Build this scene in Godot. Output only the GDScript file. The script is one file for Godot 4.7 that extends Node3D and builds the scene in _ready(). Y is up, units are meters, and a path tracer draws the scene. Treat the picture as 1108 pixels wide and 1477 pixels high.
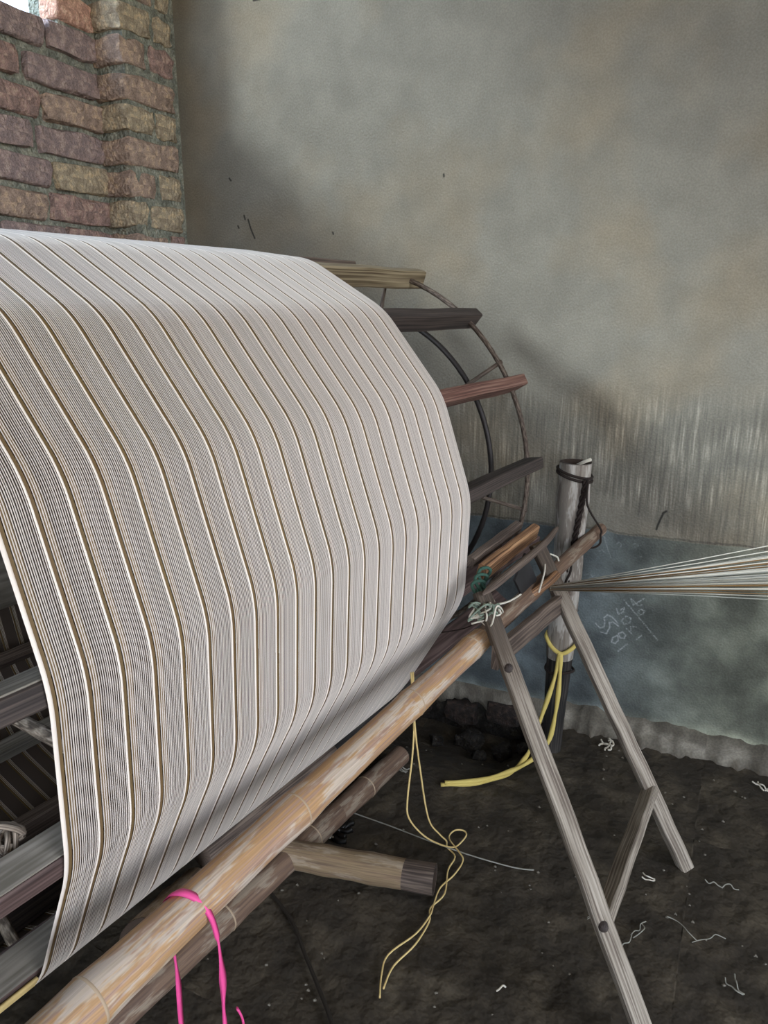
extends Node3D

# ---------------------------------------------------------------- frame of the room
# x runs along the plastered back wall, -z goes towards it, y is up. The warping drum's axis is turned
# 6.74 degrees from -z: dp(across, height, along) gives a point in the drum's own frame.
const TURN := 0.11764
const WALL_Z := -2.25
const LEFT_X := -1.95
const AXIS_ACROSS := -1.2643
const AXIS_Y := 0.8266
var rng := RandomNumberGenerator.new()
var mats := {}
var used := {}

func dp(u: float, y: float, a: float) -> Vector3:
	return Vector3(u * cos(TURN) + a * sin(TURN), y, u * sin(TURN) - a * cos(TURN))

func on_drum(angle_deg: float, r: float, a: float) -> Vector3:
	var t := deg_to_rad(angle_deg)
	return dp(AXIS_ACROSS + r * cos(t), AXIS_Y + r * sin(t), a)

# ---------------------------------------------------------------- scene tree helpers
func numbered(called: String) -> String:
	if not used.has(called):
		used[called] = 0
		return called
	used[called] += 1
	return "%s_%03d" % [called, used[called]]

func tag(o: Node, label: String, category: String, group := "", kind := "") -> Node:
	if label != "": o.set_meta("label", label)
	if category != "": o.set_meta("category", category)
	if group != "": o.set_meta("group", group)
	if kind != "": o.set_meta("kind", kind)
	return o

func thing(called: String, label: String, category: String, at: Vector3, group := "") -> Node3D:
	var o := Node3D.new()
	o.name = numbered(called)
	add_child(o)
	o.position = at
	tag(o, label, category, group)
	return o

func origin_of(n: Node) -> Vector3:
	var p := Vector3.ZERO
	var q: Node = n
	while q is Node3D and q != self:
		p += (q as Node3D).position
		q = q.get_parent()
	return p

# commits a mesh that was laid out in room coordinates under its parent
func put(called: String, mesh: Mesh, mat: Material, parent: Node, at := Vector3.INF) -> MeshInstance3D:
	var o := MeshInstance3D.new()
	o.mesh = mesh
	if mat: o.material_override = mat
	if parent == self:
		o.name = numbered(called)
		add_child(o, true)
	else:
		o.name = called
		parent.add_child(o, true)
		o.position = -origin_of(parent)
	if at != Vector3.INF: o.position = at - (origin_of(parent) if parent != self else Vector3.ZERO)
	o.cast_shadow = GeometryInstance3D.SHADOW_CASTING_SETTING_ON
	return o

func structure(called: String, mesh: Mesh, mat: Material) -> MeshInstance3D:
	var o := put(called, mesh, mat, self)
	o.set_meta("kind", "structure")
	return o

# ---------------------------------------------------------------- mesh helpers
func begin(flat := false) -> SurfaceTool:
	var st := SurfaceTool.new()
	st.begin(Mesh.PRIMITIVE_TRIANGLES)
	st.set_smooth_group(-1 if flat else 0)
	return st

func done(st: SurfaceTool) -> ArrayMesh:
	st.generate_normals()
	st.generate_tangents()
	return st.commit()

func tri(st: SurfaceTool, p: Array, uv: Array) -> void:
	for k in 3:
		st.set_uv(uv[k])
		st.add_vertex(p[k])

# rows of points, front face outwards when each row runs anticlockwise seen from its end
func skin(st: SurfaceTool, rows: Array, uvs: Array) -> void:
	for i in rows.size() - 1:
		var r0: Array = rows[i]
		var r1: Array = rows[i + 1]
		var t0: Array = uvs[i]
		var t1: Array = uvs[i + 1]
		for j in r0.size() - 1:
			tri(st, [r0[j], r1[j], r0[j + 1]], [t0[j], t1[j], t0[j + 1]])
			tri(st, [r0[j + 1], r1[j], r1[j + 1]], [t0[j + 1], t1[j], t1[j + 1]])

func spline(pts: Array, steps: int) -> Array:
	var out := []
	var n := pts.size()
	for i in n - 1:
		var p0: Vector3 = pts[max(i - 1, 0)]
		var p1: Vector3 = pts[i]
		var p2: Vector3 = pts[i + 1]
		var p3: Vector3 = pts[min(i + 2, n - 1)]
		for k in steps:
			out.append(p1.cubic_interpolate(p2, p0, p3, float(k) / steps))
	out.append(pts[n - 1])
	return out

# a round (or flattened) cord or pole through points; radius may be one number or one per point
func tube(st: SurfaceTool, pts: Array, radius, sides := 8, flat := 1.0, capped := true, vscale := 1.0, closed := false) -> void:
	var n := pts.size()
	var t0: Vector3 = (pts[1] - pts[0]).normalized()
	var side := t0.cross(Vector3.UP)
	if side.length() < 0.2: side = t0.cross(Vector3.RIGHT)
	side = side.normalized()
	var rows := []
	var uvs := []
	var v := 0.0
	for i in n:
		var a: Vector3 = pts[(i - 1 + n) % n] if closed and i == 0 else pts[max(i - 1, 0)]
		var b: Vector3 = pts[min(i + 1, n - 1)]
		if closed and (i == 0 or i == n - 1):
			a = pts[n - 2]
			b = pts[1]
		var t: Vector3 = (b - a).normalized()
		side = (side - t * side.dot(t)).normalized()
		var other := t.cross(side)
		var r: float = radius[i] if radius is Array else radius
		if i > 0: v += (pts[i] - pts[i - 1]).length()
		var row := []
		var uv := []
		for k in sides + 1:
			var g := TAU * k / sides
			row.append(pts[i] + side * cos(g) * r + other * sin(g) * r * flat)
			uv.append(Vector2(float(k) / sides, v * vscale))
		rows.append(row)
		uvs.append(uv)
	skin(st, rows, uvs)
	if capped and not closed:
		for e in [0, n - 1]:
			var row: Array = rows[e]
			for k in sides:
				if e == 0: tri(st, [pts[0], row[k], row[k + 1]], [Vector2(0.5, 0), Vector2(0, 0), Vector2(1, 0)])
				else: tri(st, [pts[e], row[k + 1], row[k]], [Vector2(0.5, 0), Vector2(0, 0), Vector2(1, 0)])

func cord(pts: Array, r: float, steps := 6, sides := 6, flat := 1.0) -> ArrayMesh:
	var st := begin()
	tube(st, spline(pts, steps), r, sides, flat, true, 6.0)
	return done(st)

# a sawn timber with eased edges, slightly uneven along its length. w lies along upv x axis, h along upv
func beam(st: SurfaceTool, p0: Vector3, p1: Vector3, w: float, h: float, upv: Vector3, ease_edge := 0.003, uneven := 0.001, taper := 1.0, segs := 8, faces := []) -> void:
	var t := (p1 - p0).normalized()
	var up := (upv - t * upv.dot(t)).normalized()
	var sd := t.cross(up)
	var len := (p1 - p0).length()
	var c := ease_edge
	var prof := [Vector2(w / 2 - c, h / 2), Vector2(-w / 2 + c, h / 2), Vector2(-w / 2, h / 2 - c), Vector2(-w / 2, -h / 2 + c), Vector2(-w / 2 + c, -h / 2), Vector2(w / 2 - c, -h / 2), Vector2(w / 2, -h / 2 + c), Vector2(w / 2, h / 2 - c)]
	var uu := [0.0, 0.22, 0.25, 0.47, 0.5, 0.72, 0.75, 0.97, 1.0]
	var off := rng.randf()
	var rows := []
	var uvs := []
	for i in segs + 1:
		var f := float(i) / segs
		var row := []
		var uv := []
		var s := lerpf(1.0, taper, f)
		var jw := rng.randf_range(-uneven, uneven)
		var jh := rng.randf_range(-uneven, uneven)
		for k in 9:
			var q: Vector2 = prof[k % 8] * s
			row.append(p0 + t * len * f + sd * (q.x + jw + signf(q.x) * rng.randf_range(-uneven, uneven) * (0.0 if k == 8 or k == 0 else 0.5)) + up * (q.y + jh))
			uv.append(Vector2(uu[k] + off, f * minf(len * 0.9, 0.97) + off * maxf(0.0, 0.97 - len * 0.9) * 0.3))
		row[8] = row[0]
		rows.append(row)
		uvs.append(uv)
	skin(st, rows, uvs)
	for e in [0, segs]:
		var row: Array = rows[e]
		var m := Vector3.ZERO
		for k in 8: m += row[k] / 8.0
		for k in 8:
			var ua := Vector2(0.1 + 0.1 * k, off)
			if e == 0: tri(st, [m, row[k], row[k + 1]], [Vector2(0.5, off), ua, ua + Vector2(0.1, 0)])
			else: tri(st, [m, row[k + 1], row[k]], [Vector2(0.5, off), ua, ua + Vector2(0.1, 0)])

func box(st: SurfaceTool, lo: Vector3, hi: Vector3, s := 1.0) -> void:
	for ax in 3:
		var b := (ax + 1) % 3
		var c := (ax + 2) % 3
		for side in 2:
			var p := []
			for q in [[0, 0], [1, 0], [1, 1], [0, 1]]:
				var v := Vector3.ZERO
				v[ax] = hi[ax] if side else lo[ax]
				v[b] = hi[b] if q[0] else lo[b]
				v[c] = hi[c] if q[1] else lo[c]
				p.append(v)
			var uv := []
			for v in p: uv.append(Vector2(v[b], v[c]) * s)
			if side: 
				tri(st, [p[0], p[2], p[1]], [uv[0], uv[2], uv[1]]); tri(st, [p[0], p[3], p[2]], [uv[0], uv[3], uv[2]])
			else:
				tri(st, [p[0], p[1], p[2]], [uv[0], uv[1], uv[2]]); tri(st, [p[0], p[2], p[3]], [uv[0], uv[2], uv[3]])

func box_mesh(lo: Vector3, hi: Vector3, s := 1.0) -> ArrayMesh:
	var st := begin(true)
	box(st, lo, hi, s)
	return done(st)

# a lump (stone, brick, crumb): a rounded box with an uneven skin, centred on the origin
func lump(size: Vector3, roundness: float, rough: float, seed_: int, cuts := 3) -> ArrayMesh:
	var nz := FastNoiseLite.new()
	nz.seed = seed_
	nz.frequency = 9.0
	var st := begin()
	var half := size / 2
	var n := cuts + 2
	for ax in 3:
		var b := (ax + 1) % 3
		var c := (ax + 2) % 3
		for side in [-1.0, 1.0]:
			var rows := []
			var uvs := []
			for i in n + 1:
				var row := []
				var uv := []
				for j in n + 1:
					var v := Vector3.ZERO
					v[ax] = side
					v[b] = edge_step(i, n)
					v[c] = edge_step(j, n) * side
					var p := v * half
					var core := Vector3(clampf(p.x, -half.x + roundness, half.x - roundness), clampf(p.y, -half.y + roundness, half.y - roundness), clampf(p.z, -half.z + roundness, half.z - roundness))
					var o := p - core
					if o.length() > roundness: o = o.normalized() * roundness
					p = core + o
					p += Vector3(nz.get_noise_3dv(p * 3.0), nz.get_noise_3dv(p * 3.0 + Vector3(5, 1, 2)), nz.get_noise_3dv(p * 3.0 + Vector3(1, 7, 3))) * rough
					row.append(p)
					uv.append(Vector2(p[b], p[c]) * 5.0)
				rows.append(row)
				uvs.append(uv)
			skin(st, rows, uvs)
	st.index()
	st.generate_normals()
	st.generate_tangents()
	return st.commit()

func edge_step(i: int, n: int) -> float:
	if i == 0: return -1.0
	if i == n: return 1.0
	return lerpf(-0.9, 0.9, float(i - 1) / (n - 2))

# ---------------------------------------------------------------- procedural textures
func noise(seed_: int, freq: float, oct := 4) -> FastNoiseLite:
	var n := FastNoiseLite.new()
	n.seed = seed_
	n.frequency = freq
	n.noise_type = FastNoiseLite.TYPE_SIMPLEX
	n.fractal_octaves = oct
	return n

func noise_bytes(seed_: int, freq: float, w: int, h: int, oct := 4) -> PackedByteArray:
	var im := noise(seed_, freq, oct).get_image(w, h, false, false, true)
	im.convert(Image.FORMAT_L8)
	return im.get_data()

func texture_of(w: int, h: int, data: PackedByteArray) -> ImageTexture:
	var im := Image.create_from_data(w, h, false, Image.FORMAT_RGB8, data)
	im.generate_mipmaps()
	return ImageTexture.create_from_image(im)

func bump(seed_: int, freq: float, w: int, h: int, strength: float, oct := 4) -> ImageTexture:
	var im := noise(seed_, freq, oct).get_image(w, h, false, false, true)
	im.convert(Image.FORMAT_RGBA8)
	im.bump_map_to_normal_map(strength)
	return ImageTexture.create_from_image(im)

# grain: colours mixed along a strongly stretched noise, v is the long direction
func grain(seed_: int, dark: Color, mid: Color, light: Color, w := 160, h := 512, fx := 0.17, fy := 0.006, blotch := 0.35, stain := 0.0) -> ImageTexture:
	var n1 := noise(seed_, 1.0, 3)
	var n2 := noise(seed_ + 7, 1.0, 3)
	var d := PackedByteArray()
	d.resize(w * h * 3)
	for y in h:
		for x in w:
			var a := n1.get_noise_2d(x * fx, y * fy) + blotch * n2.get_noise_2d(x * 0.018, y * 0.012)
			var c := mid.lerp(light, clampf(a * 1.5, 0, 1)) if a > 0 else mid.lerp(dark, clampf(-a * 1.5, 0, 1))
			if stain > 0.0: c = c.lerp(c * Color(0.5, 0.46, 0.43), stain * smoothstep(0.62, 0.74, float(y) / h + 0.12 * a))
			var i := (y * w + x) * 3
			d[i] = int(c.r * 255); d[i + 1] = int(c.g * 255); d[i + 2] = int(c.b * 255)
	return texture_of(w, h, d)

func mat(called: String, col: Color, tex: Texture2D = null, rough := 0.9, normal: Texture2D = null, nscale := 1.0) -> StandardMaterial3D:
	var m := StandardMaterial3D.new()
	m.resource_name = called
	m.albedo_color = col
	m.roughness = rough
	m.cull_mode = BaseMaterial3D.CULL_DISABLED
	if tex: m.albedo_texture = tex
	if normal:
		m.normal_enabled = true
		m.normal_texture = normal
		m.normal_scale = nscale
	mats[called] = m
	return m

# bamboo: tan skin, bleached grey-white patches and pinkish scraped streaks
func bamboo_tex(seed_: int, tan: Color, pale: Color, scraped: Color, pale_amount: float, scraped_amount: float) -> ImageTexture:
	var w := 192
	var h := 1024
	var n1 := noise(seed_, 1.0, 4)
	var n2 := noise(seed_ + 3, 1.0, 4)
	var n3 := noise(seed_ + 9, 1.0, 3)
	var d := PackedByteArray()
	d.resize(w * h * 3)
	for y in h:
		for x in w:
			var g := TAU * x / w
			var cx := cos(g) * 1.2
			var cz := sin(g) * 1.2
			var p := n1.get_noise_3d(cx * 0.8, y * 0.006, cz * 0.8) + 0.35 * n3.get_noise_3d(cx * 5, y * 0.03, cz * 5) + pale_amount
			var s := n2.get_noise_3d(cx * 3.0, y * 0.0035, cz * 3.0) + scraped_amount
			var f := n3.get_noise_3d(cx * 9.0, y * 0.006, cz * 9.0)
			var c := tan * (1.0 + 0.14 * f)
			c = c.lerp(scraped * (1.0 + 0.18 * f), smoothstep(0.0, 0.35, s) * 0.8)
			c = c.lerp(pale * (1.0 + 0.15 * f), smoothstep(0.0, 0.45, p) * 0.8)
			var i := (y * w + x) * 3
			d[i] = clampi(int(c.r * 255), 0, 255); d[i + 1] = clampi(int(c.g * 255), 0, 255); d[i + 2] = clampi(int(c.b * 255), 0, 255)
	return texture_of(w, h, d)

func chalk_line(buf: PackedFloat32Array, w: int, h: int, pts: Array, width: float, strength: float) -> void:
	for k in pts.size() - 1:
		var a := Vector2((pts[k].x - LEFT_X) * 500.0, h - 1 - pts[k].y * 500.0)
		var b := Vector2((pts[k + 1].x - LEFT_X) * 500.0, h - 1 - pts[k + 1].y * 500.0)
		var n := int((b - a).length() * 2.0) + 1
		for s in n:
			var q := a.lerp(b, float(s) / n)
			for dy in range(-2, 3):
				for dx in range(-2, 3):
					var px := int(q.x) + dx
					var py := int(q.y) + dy
					if px < 0 or py < 0 or px >= w or py >= h: continue
					var fall := clampf(width - Vector2(px + 0.5 - q.x, py + 0.5 - q.y).length(), 0, 1) * strength
					buf[py * w + px] = maxf(buf[py * w + px], fall)

# the plastered back wall: 2.6 m x 3.2 m at 2 mm a pixel
func plaster_texture() -> ImageTexture:
	var w := 1300
	var h := 1600
	var big := noise_bytes(11, 0.0022, w, h, 3)
	var mid := noise_bytes(12, 0.012, w, h, 4)
	var fine := noise_bytes(13, 0.28, w, h, 3)
	var warm := noise_bytes(14, 0.0035, w, h, 4)
	var cloud := noise_bytes(15, 0.009, w, h, 5)
	var sn := noise(16, 1.0, 3)
	var streak := PackedFloat32Array()
	streak.resize(w * 200)
	for y in 200:
		for x in w:
			streak[y * w + x] = 0.6 * sn.get_noise_2d(x * 0.11, y * 0.008) + 0.6 * sn.get_noise_2d(x * 0.3 + 90.0, y * 0.016)
	var chalk := PackedFloat32Array()
	chalk.resize(w * h)
	for s in [[[-0.274, 0.436], [-0.22, 0.381], [-0.167, 0.325]], [[-0.352, 0.345], [-0.338, 0.333], [-0.326, 0.339], [-0.325, 0.353], [-0.328, 0.369], [-0.319, 0.38], [-0.306, 0.376], [-0.285, 0.358]], [[-0.335, 0.32], [-0.317, 0.318], [-0.309, 0.342], [-0.312, 0.355], [-0.3, 0.36], [-0.284, 0.349]], [[-0.3, 0.293], [-0.289, 0.29], [-0.28, 0.303], [-0.284, 0.319], [-0.298, 0.308], [-0.3, 0.293]], [[-0.282, 0.325], [-0.27, 0.333], [-0.26, 0.324], [-0.264, 0.312], [-0.276, 0.312], [-0.282, 0.325]], [[-0.259, 0.346], [-0.243, 0.332], [-0.248, 0.354], [-0.23, 0.357]], [[-0.294, 0.406], [-0.287, 0.388], [-0.273, 0.398], [-0.272, 0.412], [-0.283, 0.402]], [[-0.276, 0.37], [-0.265, 0.386], [-0.25, 0.383], [-0.251, 0.367], [-0.267, 0.358], [-0.276, 0.37]], [[-0.255, 0.445], [-0.246, 0.425], [-0.232, 0.438], [-0.217, 0.451]], [[-0.25, 0.441], [-0.234, 0.427], [-0.22, 0.43]], [[-0.231, 0.406], [-0.223, 0.416], [-0.213, 0.412], [-0.216, 0.401], [-0.227, 0.397], [-0.231, 0.406]], [[-0.278, 0.267], [-0.253, 0.297]], [[-0.227, 0.316], [-0.214, 0.333]]]:
		var pts := []
		for q in s: pts.append(Vector2(q[0], q[1]))
		chalk_line(chalk, w, h, pts, 1.5, 0.62)
	for s in [[[-0.398, 0.498], [-0.383, 0.503], [-0.368, 0.5], [-0.383, 0.489], [-0.395, 0.482]], [[-0.309, 0.61], [-0.303, 0.616], [-0.295, 0.609], [-0.299, 0.601]], [[-0.264, 0.614], [-0.253, 0.62], [-0.247, 0.613], [-0.259, 0.607]], [[-0.359, 0.579], [-0.349, 0.586], [-0.344, 0.579]], [[-0.348, 0.628], [-0.335, 0.593], [-0.32, 0.558]], [[-0.243, 0.588], [-0.24, 0.581], [-0.232, 0.579]]]:
		var pts := []
		for q in s: pts.append(Vector2(q[0], q[1]))
		chalk_line(chalk, w, h, pts, 1.3, 0.3)
	var marks := PackedFloat32Array()
	marks.resize(w * h)
	for s in [[[-1.602, 1.588], [-1.598, 1.575]], [[-1.586, 1.574], [-1.578, 1.548], [-1.57, 1.53], [-1.562, 1.514]], [[-1.629, 1.556], [-1.625, 1.549]], [[-1.655, 1.707], [-1.652, 1.703], [-1.648, 1.699]], [[-0.186, 0.722], [-0.192, 0.706], [-0.2, 0.68], [-0.202, 0.668]], [[-0.18, 0.726], [-0.19, 0.718]], [[-1.262, 1.522], [-1.26, 1.516]], [[-0.886, 1.668], [-0.885, 1.662]], [[-1.53, 2.21], [-1.505, 2.21]], [[-1.53, 2.215], [-1.505, 2.215]]]:
		var pts := []
		for q in s: pts.append(Vector2(q[0], q[1]))
		chalk_line(marks, w, h, pts, 1.8, 0.6)
	var d := PackedByteArray()
	d.resize(w * h * 3)
	for y in h:
		var wy := (h - 1 - y) / 500.0
		for x in w:
			var i := y * w + x
			var wx := LEFT_X + x / 500.0
			var b := big[i] / 255.0 - 0.5
			var m := mid[i] / 255.0 - 0.5
			var f := fine[i] / 255.0 - 0.5
			var v := 1.0 + 0.09 * b + 0.1 * m + 0.15 * f
			var r := 0.5 * v
			var g := 0.487 * v
			var bl := 0.44 * v
			var wm := clampf((warm[i] / 255.0 - 0.5) * 2.2 + 0.1 + 0.25 * clampf((wx + 0.5) * 1.5, 0, 1), 0, 1)
			r += 0.022 * wm
			g += 0.002 * wm
			bl -= 0.02 * wm
			# rain-washed streaks low on the wall, and the smoother patch of render below them
			var edge := 0.644 + 0.003 * (cloud[i] / 255.0 - 0.5) * 4.0 + 0.002 * m
			if wy < 1.15 and wy > 0.6:
				var band := smoothstep(1.13, 0.95, wy) * smoothstep(-1.25, -0.55, wx)
				var line := 0.81 - 0.42 * (wx + 0.46) + 0.02 * m
				if wx > -0.47: band *= 0.25 + 0.75 * smoothstep(line - 0.03, line + 0.004, wy)
				var s: float = streak[int((wy - 0.6) / 0.55 * 199) * w + x]
				var k := 1.0 + band * (0.28 * maxf(s, 0.0) * clampf(1.0 + 3.0 * m, 0.2, 1.8) + 0.2 * minf(s, 0.0) - 0.09)
				r *= k; g *= k; bl *= k
			# the slate-blue dado
			var dado := smoothstep(edge + 0.002, edge - 0.003, wy)
			var fade := smoothstep(-0.25, 0.15, wx) * smoothstep(0.52, 0.64, wy) * 0.6
			dado *= 1.0 - fade * (0.5 + m)
			if dado > 0.0:
				var cl := clampf((cloud[i] / 255.0 - 0.46) * 1.8, -0.4, 0.8)
				var gr := smoothstep(-0.5, 0.1, wx)
				var vv := 1.0 + 0.36 * cl + 0.25 * m + 0.18 * f
				var low := smoothstep(0.09, 0.02, wy) * 0.25
				var dr := (0.34 + 0.06 * gr + low) * vv
				var dg := (0.372 + 0.04 * gr + low) * vv
				var db := (0.378 - 0.015 * gr + low * 0.85) * vv
				r = lerpf(r, dr, dado); g = lerpf(g, dg, dado); bl = lerpf(bl, db, dado)
			if absf(wy - edge - 0.004) < 0.003 and wx > -0.8:
				r *= 0.8; g *= 0.8; bl *= 0.8
			var mk := 1.0 - marks[i]
			r *= mk; g *= mk; bl *= mk
			var ch := chalk[i] * clampf(0.75 + 1.6 * f + m, 0, 1)
			if ch > 0.0:
				r = lerpf(r, 0.8, ch); g = lerpf(g, 0.82, ch); bl = lerpf(bl, 0.82, ch)
			d[i * 3] = clampi(int(r * 255), 0, 255); d[i * 3 + 1] = clampi(int(g * 255), 0, 255); d[i * 3 + 2] = clampi(int(bl * 255), 0, 255)
	return texture_of(w, h, d)

func mottled(seed_: int, a: Color, b: Color, c: Color, size := 256, f1 := 0.02, f2 := 0.12) -> ImageTexture:
	var n1 := noise_bytes(seed_, f1, size, size, 4)
	var n2 := noise_bytes(seed_ + 1, f2, size, size, 3)
	var d := PackedByteArray()
	d.resize(size * size * 3)
	for i in size * size:
		var t := n1[i] / 255.0
		var k := a.lerp(b, smoothstep(0.25, 0.6, t)).lerp(c, smoothstep(0.6, 0.85, t)) * (0.88 + 0.24 * n2[i] / 255.0)
		d[i * 3] = clampi(int(k.r * 255), 0, 255); d[i * 3 + 1] = clampi(int(k.g * 255), 0, 255); d[i * 3 + 2] = clampi(int(k.b * 255), 0, 255)
	return texture_of(size, size, d)

func make_materials() -> void:
	mat("plaster", Color.WHITE, plaster_texture(), 0.95, bump(21, 0.2, 1300, 1600, 1.2, 3), 0.6)
	mat("raw_plaster", Color.WHITE, mottled(30, Color(0.46, 0.45, 0.41), Color(0.55, 0.53, 0.48), Color(0.6, 0.58, 0.53)), 0.95, bump(31, 0.06, 256, 256, 3.0), 0.7)
	mat("skirt", Color.WHITE, mottled(33, Color(0.38, 0.36, 0.32), Color(0.46, 0.44, 0.395), Color(0.54, 0.52, 0.47), 256, 0.012, 0.2), 0.95, bump(34, 0.05, 256, 256, 2.0), 0.4)
	mat("mortar", Color.WHITE, mottled(36, Color(0.48, 0.5, 0.46), Color(0.57, 0.59, 0.54), Color(0.65, 0.66, 0.6)), 0.95, bump(37, 0.07, 256, 256, 6.0), 1.0)
	mat("earth", Color.WHITE, mottled(40, Color(0.2, 0.176, 0.138), Color(0.25, 0.222, 0.176), Color(0.315, 0.284, 0.23), 512, 0.01, 0.16), 0.92, bump(41, 0.03, 512, 512, 4.0), 0.8)
	mat("dark_earth", Color.WHITE, mottled(43, Color(0.13, 0.12, 0.105), Color(0.19, 0.175, 0.155), Color(0.27, 0.25, 0.22)), 0.95, bump(44, 0.07, 256, 256, 6.0), 1.0)
	var bricks := [[Color(0.580, 0.499, 0.475), Color(0.685, 0.574, 0.540), Color(0.744, 0.650, 0.592)], [Color(0.604, 0.534, 0.487), Color(0.697, 0.615, 0.557), Color(0.790, 0.697, 0.604)], [Color(0.627, 0.580, 0.499), Color(0.709, 0.662, 0.569), Color(0.813, 0.744, 0.615)], [Color(0.580, 0.522, 0.517), Color(0.662, 0.586, 0.569), Color(0.720, 0.650, 0.622)], [Color(0.744, 0.592, 0.522), Color(0.837, 0.674, 0.592), Color(0.907, 0.778, 0.685)]]
	for k in 5:
		mat("brick%d" % k, Color.WHITE, mottled(50 + 3 * k, bricks[k][0], bricks[k][1], bricks[k][2], 192, 0.022, 0.15), 0.95, bump(51 + 3 * k, 0.06, 192, 192, 5.0), 0.9)
	mat("dirty_brick", Color.WHITE, mottled(66, Color(0.16, 0.14, 0.125), Color(0.22, 0.185, 0.165), Color(0.3, 0.24, 0.21)), 0.95, bump(67, 0.06, 256, 256, 5.0), 0.8)
	mat("grey_wood", Color.WHITE, grain(70, Color(0.4, 0.36, 0.32), Color(0.57, 0.535, 0.48), Color(0.7, 0.665, 0.61)), 0.85)
	mat("leg_wood", Color.WHITE, grain(70, Color(0.4, 0.36, 0.32), Color(0.57, 0.535, 0.48), Color(0.7, 0.665, 0.61), 160, 512, 0.17, 0.006, 0.35, 1.0), 0.85)
	mat("dusty_wood", Color.WHITE, grain(71, Color(0.42, 0.4, 0.36), Color(0.5, 0.48, 0.44), Color(0.58, 0.56, 0.52), 160, 512, 0.12, 0.01, 0.6), 0.9)
	mat("brown_wood", Color.WHITE, grain(72, Color(0.24, 0.2, 0.175), Color(0.37, 0.32, 0.285), Color(0.49, 0.435, 0.385)), 0.8)
	mat("dark_wood", Color.WHITE, grain(73, Color(0.16, 0.135, 0.125), Color(0.235, 0.205, 0.19), Color(0.33, 0.29, 0.265)), 0.75)
	mat("red_wood", Color.WHITE, grain(74, Color(0.33, 0.22, 0.19), Color(0.46, 0.33, 0.285), Color(0.56, 0.45, 0.395)), 0.8)
	mat("maroon_wood", Color.WHITE, grain(75, Color(0.24, 0.185, 0.175), Color(0.33, 0.26, 0.245), Color(0.43, 0.36, 0.34), 160, 512, 0.1, 0.012, 0.5), 0.75)
	mat("orange_wood", Color.WHITE, grain(76, Color(0.3, 0.21, 0.15), Color(0.52, 0.38, 0.27), Color(0.7, 0.55, 0.4)), 0.6)
	mat("mossy_wood", Color.WHITE, grain(77, Color(0.33, 0.28, 0.2), Color(0.5, 0.45, 0.35), Color(0.62, 0.57, 0.46)), 0.85)
	mat("bamboo", Color.WHITE, bamboo_tex(80, Color(0.7, 0.555, 0.39), Color(0.76, 0.72, 0.67), Color(0.62, 0.51, 0.455), 0.12, 0.1), 0.6)
	mat("bamboo_grey", Color.WHITE, bamboo_tex(81, Color(0.52, 0.49, 0.45), Color(0.74, 0.725, 0.69), Color(0.42, 0.385, 0.35), 0.2, -0.05), 0.75)
	mat("bamboo_brown", Color.WHITE, bamboo_tex(82, Color(0.48, 0.39, 0.32), Color(0.62, 0.57, 0.5), Color(0.4, 0.32, 0.27), 0.0, 0.1), 0.7)
	mat("bamboo_dull", Color.WHITE, bamboo_tex(83, Color(0.56, 0.48, 0.37), Color(0.66, 0.6, 0.52), Color(0.46, 0.38, 0.31), 0.05, 0.0), 0.8)
	mat("bamboo_end", Color(0.2, 0.155, 0.12), null, 0.95)
	mat("bamboo_node", Color(0.68, 0.6, 0.5), null, 0.7)
	mat("charred", Color.WHITE, grain(85, Color(0.08, 0.075, 0.07), Color(0.15, 0.14, 0.13), Color(0.28, 0.26, 0.24)), 0.85)
	var iron := mat("iron", Color(0.17, 0.155, 0.15), null, 0.55)
	iron.metallic = 0.3
	mat("rusty_iron", Color.WHITE, grain(86, Color(0.22, 0.18, 0.15), Color(0.34, 0.29, 0.25), Color(0.46, 0.42, 0.37), 64, 256, 0.15, 0.05), 0.75)
	mat("plate", Color(0.2, 0.2, 0.205), mottled(87, Color(0.7, 0.7, 0.7), Color(0.9, 0.9, 0.9), Color(1, 1, 1), 64), 0.6)
	mat("wrapped_rod", Color.WHITE, mottled(88, Color(0.4, 0.36, 0.32), Color(0.62, 0.57, 0.51), Color(0.78, 0.73, 0.66), 96, 0.08), 0.9)
	mat("rope_brown", Color(0.16, 0.125, 0.105), null, 0.95)
	mat("rope_dark", Color(0.15, 0.125, 0.09), null, 0.95)
	mat("yellow_yarn", Color(0.84, 0.76, 0.43), null, 0.85)
	mat("yellow_cord", Color(0.88, 0.78, 0.53), null, 0.8)
	mat("white_yarn", Color(0.84, 0.82, 0.76), null, 0.9)
	mat("grey_yarn", Color(0.6, 0.6, 0.56), null, 0.9)
	mat("green_yarn", Color(0.2, 0.33, 0.28), null, 0.9)
	mat("pale_green_yarn", Color(0.5, 0.56, 0.5), null, 0.9)
	mat("ochre_yarn", Color(0.52, 0.4, 0.25), null, 0.85)
	mat("moss_yarn", Color(0.36, 0.34, 0.16), null, 0.95)
	mat("pink_ribbon", Color(0.93, 0.33, 0.6), null, 0.55)
	mat("pale_pink", Color(0.85, 0.66, 0.66), null, 0.8)
	mat("black_plastic", Color(0.05, 0.05, 0.05), null, 0.4)
	var th := mat("threads", Color.WHITE, null, 0.7)
	th.vertex_color_use_as_albedo = true

# ---------------------------------------------------------------- the room
func height_of_floor(x: float, z: float) -> float:
	var hollow := smoothstep(-0.42, -0.6, x) * smoothstep(-1.8, -2.15, z)
	return -0.13 * hollow

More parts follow.
